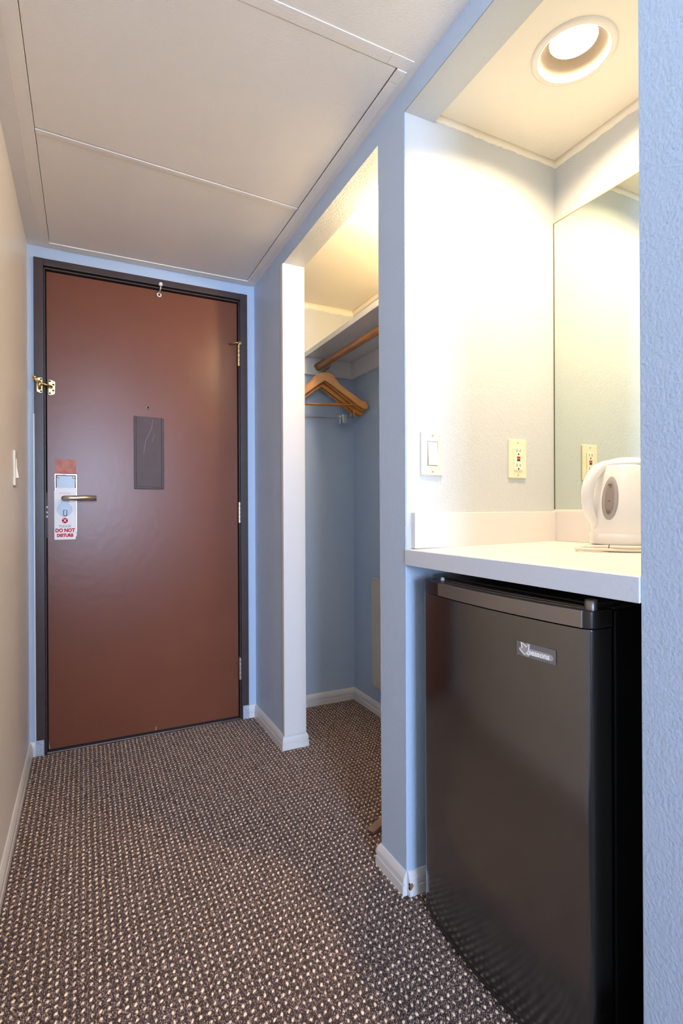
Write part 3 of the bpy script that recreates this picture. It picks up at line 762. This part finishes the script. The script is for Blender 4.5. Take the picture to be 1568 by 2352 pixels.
# badge: film, halo, leaf outline and lettering, set on the bowed door
by0, by1 = 0.762, 0.676
bt = (Vector((arc_x(by1, 0.019, XE), by1, 0)) - Vector((arc_x(by0, 0.019, XE), by0, 0))).normalized()
bz0, bz1 = 0.7345, 0.7615
bn = bt.cross(Vector((0, 0, 1)))       # towards the hall
bo = Vector((arc_x((by0 + by1) / 2, 0.019, XE), (by0 + by1) / 2, (bz0 + bz1) / 2)) + bn * 0.0007
BW, BH = 0.0865, 0.0270
def bpt(u, v, d): return bo + bt * u + Vector((0, 0, 1)) * v + bn * d
def badge_prism(pts, d0, d1):
    bm = BM()
    A = [bm.verts.new(bpt(u, v, d0)) for u, v in pts]; B = [bm.verts.new(bpt(u, v, d1)) for u, v in pts]
    bm.faces.new(A); bm.faces.new(B[::-1])
    for i in range(len(pts)): bm.faces.new((A[i], B[i], B[(i + 1) % len(pts)], A[(i + 1) % len(pts)]))
    return bm
bdg = obj('badge', badge_prism([(-BW / 2, -BH / 2), (BW / 2, -BH / 2), (BW / 2, BH / 2), (-BW / 2, BH / 2)], -0.0004, 0.0004), M['badge'], fd)
halo = [(-0.0385, -0.0010), (-0.0345, -0.0060), (-0.0280, -0.0100), (-0.0205, -0.0125), (-0.0150, -0.0118), (-0.0130, -0.0085), (0.0325, -0.0085), (0.0370, -0.0068), (0.0385, -0.0030), (0.0370, 0.0012), (0.0330, 0.0030), (-0.0125, 0.0040), (-0.0128, 0.0128), (-0.0175, 0.0132), (-0.0240, 0.0108), (-0.0300, 0.0132), (-0.0345, 0.0134), (-0.0335, 0.0050), (-0.0375, 0.0020)]
obj('halo', badge_prism(halo, 0.0004, 0.0007), M['badge_halo'], fd)
star = [(-0.0325, 0.0118), (-0.0302, 0.0020), (-0.0365, -0.0012), (-0.0280, -0.0075), (-0.0250, -0.0100), (-0.0225, -0.0070), (-0.0200, -0.0058), (-0.0150, -0.0095), (-0.0190, -0.0050), (-0.0155, 0.0010), (-0.0145, 0.0115), (-0.0215, 0.0050), (-0.0245, 0.0085)]
obj('leaf_outline', tube([bpt(u, v, 0.0009) for u, v in star], 0.00065, 6, closed=True), M['white_print'], fd)
c = bpt(0.0075, -0.0026, 0.0009)
text('lettering', 'seasons', 0.0148, M['white_print'], fd, c, bt, (0, 0, 1), depth=0.0002, weight=0.0004, sx=1.0)

# ------------------------------------------------------------------ kettle on its base
KX, KY = 1.160, 0.832
KZ = zt(KX) + 0.0
ket = thing('electric_kettle', (KX, KY, KZ + 0.014), 'white electric kettle with grey water gauge', 'kettle')
KB = KZ + 0.0145
KPROF = [(0.000, 0.0720), (0.003, 0.0755), (0.010, 0.0765), (0.0255, 0.0765), (0.0262, 0.0760), (0.0270, 0.0765), (0.050, 0.0765), (0.075, 0.0755), (0.100, 0.0735), (0.125, 0.0695), (0.150, 0.0640), (0.168, 0.0590), (0.180, 0.0545), (0.186, 0.0520)]
def kr(z):
    for (a, ra), (b, rb_) in zip(KPROF, KPROF[1:]):
        if a <= z <= b: return ra + (rb_ - ra) * (z - a) / (b - a)
    return KPROF[-1][1]
obj('body', lathe([(0.0, KB)] + [(r, KB + z) for z, r in KPROF] + [(0.0, KB + 0.186)], (KX, KY, 0), 64, close=False), M['kettle'], ket, smooth=True)
hd = Vector((-0.955, 0.296, 0)); hd.normalize()
sp = -hd
# lid: low dome, hinge side towards the handle
obj('lid', lathe([(0.0525, KB + 0.1855), (0.0535, KB + 0.1885), (0.0505, KB + 0.1935), (0.040, KB + 0.2000), (0.024, KB + 0.2045), (0.0, KB + 0.2060)], (KX + sp.x * 0.004, KY + sp.y * 0.004, 0), 48, close=False), M['kettle'], ket, smooth=True)
kc = Vector((KX, KY, 0))
def hp(r, z): return tuple(kc + hd * r + Vector((0, 0, KB + z)))
hpts = [(0.034, 0.192), (0.052, 0.1865), (0.068, 0.177), (0.082, 0.162), (0.0915, 0.144), (0.0965, 0.122), (0.0965, 0.100), (0.0925, 0.080), (0.086, 0.064), (0.077, 0.050), (0.068, 0.040)]
obj('handle', tube([hp(r, z) for r, z in hpts], [0.007, 0.0095, 0.0112, 0.0120, 0.0122, 0.0122, 0.0120, 0.0115, 0.0105, 0.0090, 0.007], 18, flat=1.2), M['kettle'], ket, smooth=True)
# spout lip
sb = BM()
vv = []
side = Vector((-sp.y, sp.x, 0))
for z, out, w in ((0.140, 0.0660, 0.004), (0.160, 0.071, 0.018), (0.178, 0.079, 0.024), (0.189, 0.086, 0.026)):
    row = []
    for k in range(9):
        t = -1 + 2 * k / 8
        base_r = kr(z) - 0.004
        rr = base_r + (out - base_r) * math.cos(t * math.pi / 2)
        row.append(sb.verts.new(kc + sp * rr * 0.985 + side * w * t + Vector((0, 0, KB + z))))
    vv.append(row)
for a, b in zip(vv, vv[1:]):
    for k in range(8): sb.faces.new((a[k], a[k + 1], b[k + 1], b[k]))
sb.faces.new(vv[-1])
obj('spout', sb, M['kettle'], ket, smooth=True)
# water gauge on the side facing the hall
ga = math.atan2(-0.20, -0.98)
def gpatch(su, sv, zc, d, n=20):
    bm = BM()
    rings = []
    for s in (0.0, 0.35, 0.7, 0.92, 1.0):
        ring = []
        cnt = 1 if s == 0 else 36
        for k in range(cnt):
            a = 2 * math.pi * k / 36
            z = zc + sv * s * math.sin(a); u = su * s * math.cos(a)
            r = kr(z) + d * (1 if s < 0.95 else -0.5)
            th = ga + u / 0.075
            ring.append(bm.verts.new((KX + r * math.cos(th), KY + r * math.sin(th), KB + z)))
        rings.append(ring)
    for a, b in zip(rings, rings[1:]):
        for k in range(36):
            q = (k + 1) % 36
            if len(a) == 1: bm.faces.new((a[0], b[k], b[q]))
            else: bm.faces.new((a[k], b[k], b[q], a[q]))
    return bm
g = obj('gauge_surround', gpatch(0.0205, 0.0520, 0.108, 0.0014), M['gauge'], ket, smooth=True)
obj('gauge_window', gpatch(0.0108, 0.0425, 0.108, 0.0024), M['gauge_pane'], g, smooth=True)
def gtext(body, z, size):
    r = kr(z) + 0.0027
    n = Vector((math.cos(ga), math.sin(ga), 0)); xd = Vector((-math.sin(ga), math.cos(ga), 0))
    xd = Vector((0, 0, 1)).cross(n)
    p = Vector((KX, KY, KB + z)) + n * r
    text('gauge_mark', body, size, M['black_print'], g, p, xd, Vector((n.x * -0.28 * 0, n.y * 0, 1)), depth=0.0001)
gtext('MAX', 0.139, 0.0048); gtext('1.7L', 0.1345, 0.0042); gtext('1.0L', 0.101, 0.0045); gtext('0.5L', 0.078, 0.0045); gtext('MIN', 0.0735, 0.0042)

kb = thing('kettle_base', (KX, KY, KZ), 'low round white power base and cord under the kettle', 'kettle base')
obj('base_disc', lathe([(0.0, KZ - 0.0005), (0.078, KZ - 0.0005), (0.0825, KZ + 0.002), (0.0825, KZ + 0.0085), (0.079, KZ + 0.0110), (0.066, KZ + 0.0135), (0.0, KZ + 0.0138)], (KX, KY, 0), 56, close=False), M['kettle'], kb, smooth=True)
def kp(a, r, z): return (KX + r * math.cos(math.radians(a)), KY + r * math.sin(math.radians(a)), zt(KX) + z)
cr = 0.0036
cord = [kp(-70, 0.090, cr + 0.001)] + [kp(a, 0.0905, cr + 0.001) for a in range(-90, -170, -10)]
# cord runs round the front of the base, loops out on the handle side and returns behind
c1 = [kp(a, 0.0885, cr + 0.0008) for a in range(290, 196, -8)]
c2 = [kp(191, 0.096, cr + 0.0008), kp(186, 0.105, cr + 0.0008), kp(180, 0.115, cr + 0.001), kp(173, 0.122, cr + 0.001), kp(166, 0.124, cr + 0.001), kp(159, 0.121, cr + 0.001), kp(152, 0.113, cr + 0.001), kp(146, 0.103, cr + 0.001), kp(139, 0.094, cr + 0.001)]
c3 = [kp(a, 0.0895, cr + 0.001) for a in range(130, 30, -10)]
obj('cord', tube(c1 + c2 + c3, cr, 12), M['cord'], kb, smooth=True)
d1 = [kp(a, 0.0880, cr * 3 + 0.0006) for a in range(290, 190, -8)] + [kp(184, 0.0930, cr * 3), kp(178, 0.0990, cr * 2.8), kp(172, 0.1035, cr * 2.4), kp(166, 0.1040, cr * 2.0), kp(160, 0.1000, cr * 1.6), kp(155, 0.0930, cr * 1.4)]
obj('cord', tube(d1, cr, 12), M['cord'], kb, smooth=True)
obj('cord_tie', tube([(kp(196, 0.0885, 0)[0], kp(196, 0.0885, 0)[1], zt(KX) + cr + 0.001 + 0.0046 * 1.6 * math.sin(a) * 1.0 + 0.0035) if False else (kp(196, 0.0885 + 0.0046 * math.cos(a), 0)[0], kp(196, 0.0885 + 0.0046 * math.cos(a), 0)[1], zt(KX) + 0.0078 + 0.0080 * math.sin(a)) for a in [2 * math.pi * k / 16 for k in range(16)]], 0.0007, 6, closed=True), M['black_gap'], kb)

# ------------------------------------------------------------------ closet: shelf, rod, hangers, panel, door wedge
shf = thing('closet_shelf', (1.165, 1.91, 1.80), 'white closet shelf above the clothes rod', 'shelf')
obj('board', box(1.022, XB - 0.001, YP1 + 0.001, YD - 0.001, 1.8035, 1.8195), M['trim'], shf, bevel=0.001)
obj('front_lip', box(1.014, 1.0218, YP1 + 0.001, YD - 0.006, 1.7975, 1.8225), M['trim'], shf, bevel=0.0015)
obj('side_cleat', box(XJ + 0.002, XB - 0.019, YD - 0.019, YD - 0.001, 1.7155, 1.8030), M['trim'], shf, bevel=0.001)
obj('side_cleat', box(XJ + 0.002, XB - 0.019, YP1 + 0.001, YP1 + 0.019, 1.7155, 1.8030), M['trim'], shf, bevel=0.001)
obj('back_cleat', box(XB - 0.019, XB - 0.001, YP1 + 0.001, YD - 0.001, 1.7155, 1.8030), M['trim'], shf, bevel=0.001)

RX, RZ = 1.085, 1.752
rod = thing('clothes_rod', (RX, 1.91, RZ), 'stained round wooden clothes rod in the closet', 'clothes rod')
obj('pole', cyl((RX, YP1 + 0.024, RZ), (RX, YD - 0.026, RZ), 0.0172, 28), M['rod'], rod, smooth=True)
for y, s in ((YD - 0.019, 1), (YP1 + 0.019, -1)):
    obj('socket', lathe([(0.0, 0.0), (0.034, 0.0), (0.034, 0.004 * s), (0.0225, 0.006 * s), (0.0215, 0.016 * s), (0.0185, 0.016 * s), (0.0185, 0.006 * s), (0.0, 0.006 * s)], (RX, y, RZ), 32, axis='y', close=False), M['trim'], rod, smooth=False)

def hanger_outline():
    """right half of the shoulder board, apex at x=0; z measured from the rod's centre"""
    up = [(0.0, -0.046), (0.018, -0.0463), (0.031, -0.0500), (0.044, -0.0605), (0.058, -0.0770), (0.078, -0.0960), (0.118, -0.1210), (0.178, -0.157), (0.196, -0.166), (0.201, -0.1625), (0.208, -0.168), (0.220, -0.187)]
    lo = [(0.214, -0.196), (0.196, -0.1955), (0.165, -0.181), (0.120, -0.153), (0.070, -0.122), (0.030, -0.098), (0.0, -0.083)]
    return up + lo
def hanger_body():
    R = [(x, z if z > -0.06 else -0.06 + (z + 0.06) * 1.22) for x, z in hanger_outline()]
    n_up = 12
    up, lo = R[:n_up], R[n_up:]
    outline = up + lo[:-1] + [lo[-1]] + [(-x, z) for x, z in lo[:-1][::-1]] + [(-x, z) for x, z in up[1:][::-1]]
    bm = prism(outline, 'y', -0.0046, 0.0046)
    return bm
def hanger_hook(drop=0.0):
    pts = [(0, 0, -0.050 - drop), (0, 0, -0.037)]
    r = 0.0270
    for k in range(17):
        a = math.radians(-86 + 256 * k / 16)
        pts.append((r * math.cos(a) - 0.001, 0, r * math.sin(a) - 0.0078))
    return tube(pts, 0.0021, 8)
def make_hanger(kind, label):
    t = thing('clothes_hanger', (0, 0, 0), label, 'hanger', 'wooden hangers on the closet rod')
    dz = 0.0 if kind == 'bar' else -0.022
    bb = hanger_body(); bmesh.ops.translate(bb, vec=(0, 0, dz), verts=bb.verts[:])
    obj('shoulder_board', bb, M['hanger'], t, bevel=0.003, seg=2)
    obj('hook', hanger_hook(-dz), M['hook'], t, smooth=True)
    if kind == 'bar':
        obj('trouser_bar', cyl((-0.198, 0.0, -0.204), (0.198, 0.0, -0.204), 0.0043, 14), M['hanger'], t, smooth=True)
    else:
        zr = -0.262
        obj('clip_rod', tube([(-0.168, 0, -0.215), (-0.168, 0, zr), (0.168, 0, zr), (0.168, 0, -0.215)], 0.0019, 8), M['chrome'], t)
        for x in (-0.142, 0.118):
            c_ = obj('clip', box(x - 0.011, x + 0.011, -0.008, -0.005, zr - 0.029, zr + 0.014), M['chrome'], t, bevel=0.001)
            obj('clip_jaw', box(x - 0.011, x + 0.011, 0.004, 0.007, zr - 0.026, zr + 0.019), M['chrome'], c_, bevel=0.001)
            obj('clip_spring', tube([(x - 0.009, -0.0005, zr), (x + 0.009, -0.0005, zr)], 0.0048, 10), M['steel'], c_)
    return t
H1 = make_hanger('bar', 'wooden hanger with trouser bar, nearest on the closet rod')
H3 = make_hanger('clip', 'wooden hanger with metal clips, next to the rod end')
H2 = copy_tree(H1); H2['label'] = 'second wooden hanger, with trouser bar, behind the nearest one'
H4 = copy_tree(H3); H4['label'] = 'wooden hanger with metal clips, third from the front'
for h, y, rz, rx, ry in ((H1, 2.400, -21, 0.0, 0.0), (H2, 2.424, -18, 0.0, 0.8), (H4, 2.446, -15, 0.0, -0.8), (H3, 2.468, -12, 0.0, 0.5)):
    h.location = (RX + 0.0, y, RZ + 0.0)
    h.rotation_euler = (math.radians(rx), math.radians(ry), math.radians(rz))

ap = thing('wall_panel', (XB, 2.10, 0.14), 'cream panel box mounted low on the closet back wall', 'wall panel')
obj('case', box(XB - 0.022, XB - 0.0005, 1.92, 2.288, 0.140, 0.682), M['panel_cream'], ap, bevel=0.005, seg=3)
obj('face', box(XB - 0.0245, XB - 0.0221, 1.935, 2.272, 0.156, 0.668), M['panel_cream'], ap, bevel=0.002)

dw = thing('door_wedge', (0.86, 1.452, 0.0), 'brown ribbed door wedge lying on the closet carpet', 'door wedge')
w_dir = Vector((0.965, 0.262, 0)).normalized(); w_side = Vector((-w_dir.y, w_dir.x, 0))
w0 = Vector((0.797, 1.437, 0.004))
def wp(l, s, z): return w0 + w_dir * l + w_side * s + Vector((0, 0, z))
wb = BM()
NS = 10
rowA, rowB = [], []
for k in range(NS + 1):
    s = -0.014 + 0.028 * k / NS
    dz = 0.0012 if k % 2 else 0.0
    rowA.append(wb.verts.new(wp(0.0, s, 0.0075 + dz))); rowB.append(wb.verts.new(wp(0.115, s, 0.034 + dz)))
for k in range(NS): wb.faces.new((rowA[k], rowA[k + 1], rowB[k + 1], rowB[k]))
lo = [wb.verts.new(wp(*p)) for p in ((0.006, -0.014, 0), (0.115, -0.014, 0), (0.115, 0.014, 0), (0.006, 0.014, 0))]
wb.faces.new(lo)
wb.faces.new([lo[0], rowA[0], rowB[0], lo[1]]); wb.faces.new([lo[3], lo[2], rowB[-1], rowA[-1]])
wb.faces.new([lo[0], lo[3]] + rowA[::-1]); wb.faces.new([lo[1]] + rowB + [lo[2]])
obj('wedge', wb, M['rubber'], dw)

# ------------------------------------------------------------------ carpet pile: loops of heather yarn with a lattice of cream tufts
DXC, DYC, SKEW = 0.01630, 0.01940, 0.0012
def in_floor(x, y):
    hall = (x > XL + 0.012) & (x < XR - 0.010) & (y > 0.30) & (y < YD - 0.005)
    cl_ = (x >= XR - 0.010) & (x < XB - 0.012) & (y > YP1 + 0.012) & (y < YD - 0.012) & ((x > XJ + 0.004) | (y < YJ - 0.012))
    nk = (x >= XR - 0.010) & (x < 0.90) & (y > YW + 0.012) & (y < YP2 - 0.012)
    return hall | cl_ | nk

def pile_mesh(name, cx, cy, hx, hy, ang, hz, tx, ty, cols, sides, zb=-0.0005):
    """one low tuft per centre: a base ring, a narrower upper ring and a leaning top"""
    n = len(cx)
    k = sides
    a = np.arange(k) * 2 * np.pi / k
    ca, sa = np.cos(a), np.sin(a)
    def ring(s, z, lean):
        u = hx[:, None] * s * ca; v = hy[:, None] * s * sa
        c, s_ = np.cos(ang)[:, None], np.sin(ang)[:, None]
        X = cx[:, None] + u * c - v * s_ + tx[:, None] * lean
        Y = cy[:, None] + u * s_ + v * c + ty[:, None] * lean
        Z = np.broadcast_to((zb + hz[:, None] * z), X.shape)
        return np.stack([X, Y, Z], -1)
    r0 = ring(1.0, 0.0, 0.0); r1 = ring(0.82, 0.72, 0.6)
    top = np.stack([cx + tx, cy + ty, zb + hz], -1)[:, None, :]
    V = np.concatenate([r0, r1, top], 1).reshape(-1, 3)
    m = 2 * k + 1
    q = np.array([[i, (i + 1) % k, k + (i + 1) % k, k + i] for i in range(k)])
    t = np.array([[k + i, k + (i + 1) % k, 2 * k] for i in range(k)])
    off = (np.arange(n) * m)[:, None, None]
    Q = (q[None] + off).reshape(-1); T = (t[None] + off).reshape(-1)
    me = bpy.data.meshes.new(name)
    me.vertices.add(len(V)); me.vertices.foreach_set('co', V.astype(np.float32).ravel())
    loops = np.concatenate([Q, T]).astype(np.int32)
    me.loops.add(len(loops)); me.loops.foreach_set('vertex_index', loops)
    nq, ntr = n * k, n * k
    starts = np.concatenate([np.arange(nq) * 4, nq * 4 + np.arange(ntr) * 3]).astype(np.int32)
    me.polygons.add(nq + ntr); me.polygons.foreach_set('loop_start', starts)
    me.polygons.foreach_set('use_smooth', np.ones(nq + ntr, dtype=bool))
    me.update(calc_edges=True)
    at = me.color_attributes.new('yarn', 'FLOAT_COLOR', 'POINT')
    C = np.repeat(np.concatenate([cols, np.ones((n, 1))], 1), m, axis=0).astype(np.float32)
    at.data.foreach_set('color', C.ravel())
    o = bpy.data.objects.new(name, me); COL.objects.link(o); me.materials.append(M['yarn'])
    o.parent = floor
    return prop(o, kind='stuff')

ni = np.arange(-16, 100); nj = np.arange(10, 140)
I, J = np.meshgrid(ni, nj, indexing='ij'); I = I.ravel(); J = J.ravel()
dx = 0.0087 + I * DXC - 0.0 * J; dy = 1.3040 + (J - 67) * DYC + I * SKEW
dx = dx + rng.normal(0, 0.0006, len(dx)); dy = dy + rng.normal(0, 0.0007, len(dy))
k = in_floor(dx, dy); dx, dy = dx[k], dy[k]
n = len(dx)
cc = np.array([0.86, 0.69, 0.52])[None] * rng.uniform(0.82, 1.10, (n, 1))
pile_mesh('cream_tufts', dx, dy, rng.uniform(0.0030, 0.0039, n), rng.uniform(0.0044, 0.0058, n), np.radians(-28 + rng.normal(0, 14, n)), rng.uniform(0.0034, 0.0044, n), rng.normal(0.0004, 0.0006, n), rng.normal(0.0006, 0.0008, n), cc, 7)

LX_, LY_ = DXC / 5, DYC / 4
ni = np.arange(-80, 480); nj = np.arange(40, 560)
I, J = np.meshgrid(ni, nj, indexing='ij'); I = I.ravel(); J = J.ravel()
gx = 0.0087 + (I + 0.5) * LX_; gy = 1.3040 + (J - 268) * LY_ + (I / 5) * SKEW + np.where(I % 2 == 0, 0.5, 0.0) * LY_
gx = gx + rng.normal(0, 0.0004, len(gx)); gy = gy + rng.normal(0, 0.0006, len(gy))
k = in_floor(gx, gy)
gx, gy = gx[k], gy[k]
n = len(gx)
tone = rng.choice([0.55, 1.0, 1.75], n, p=[0.36, 0.40, 0.24])[:, None] * rng.uniform(0.8, 1.2, (n, 1))
gc = np.array([0.205, 0.148, 0.132])[None] * tone
pile_mesh('heather_loops', gx, gy, rng.uniform(0.0015, 0.0020, n), rng.uniform(0.0023, 0.0030, n), np.radians(rng.normal(8, 18, n)), rng.uniform(0.0024, 0.0040, n), rng.normal(0, 0.0005, n), rng.normal(0, 0.0006, n), gc, 4)
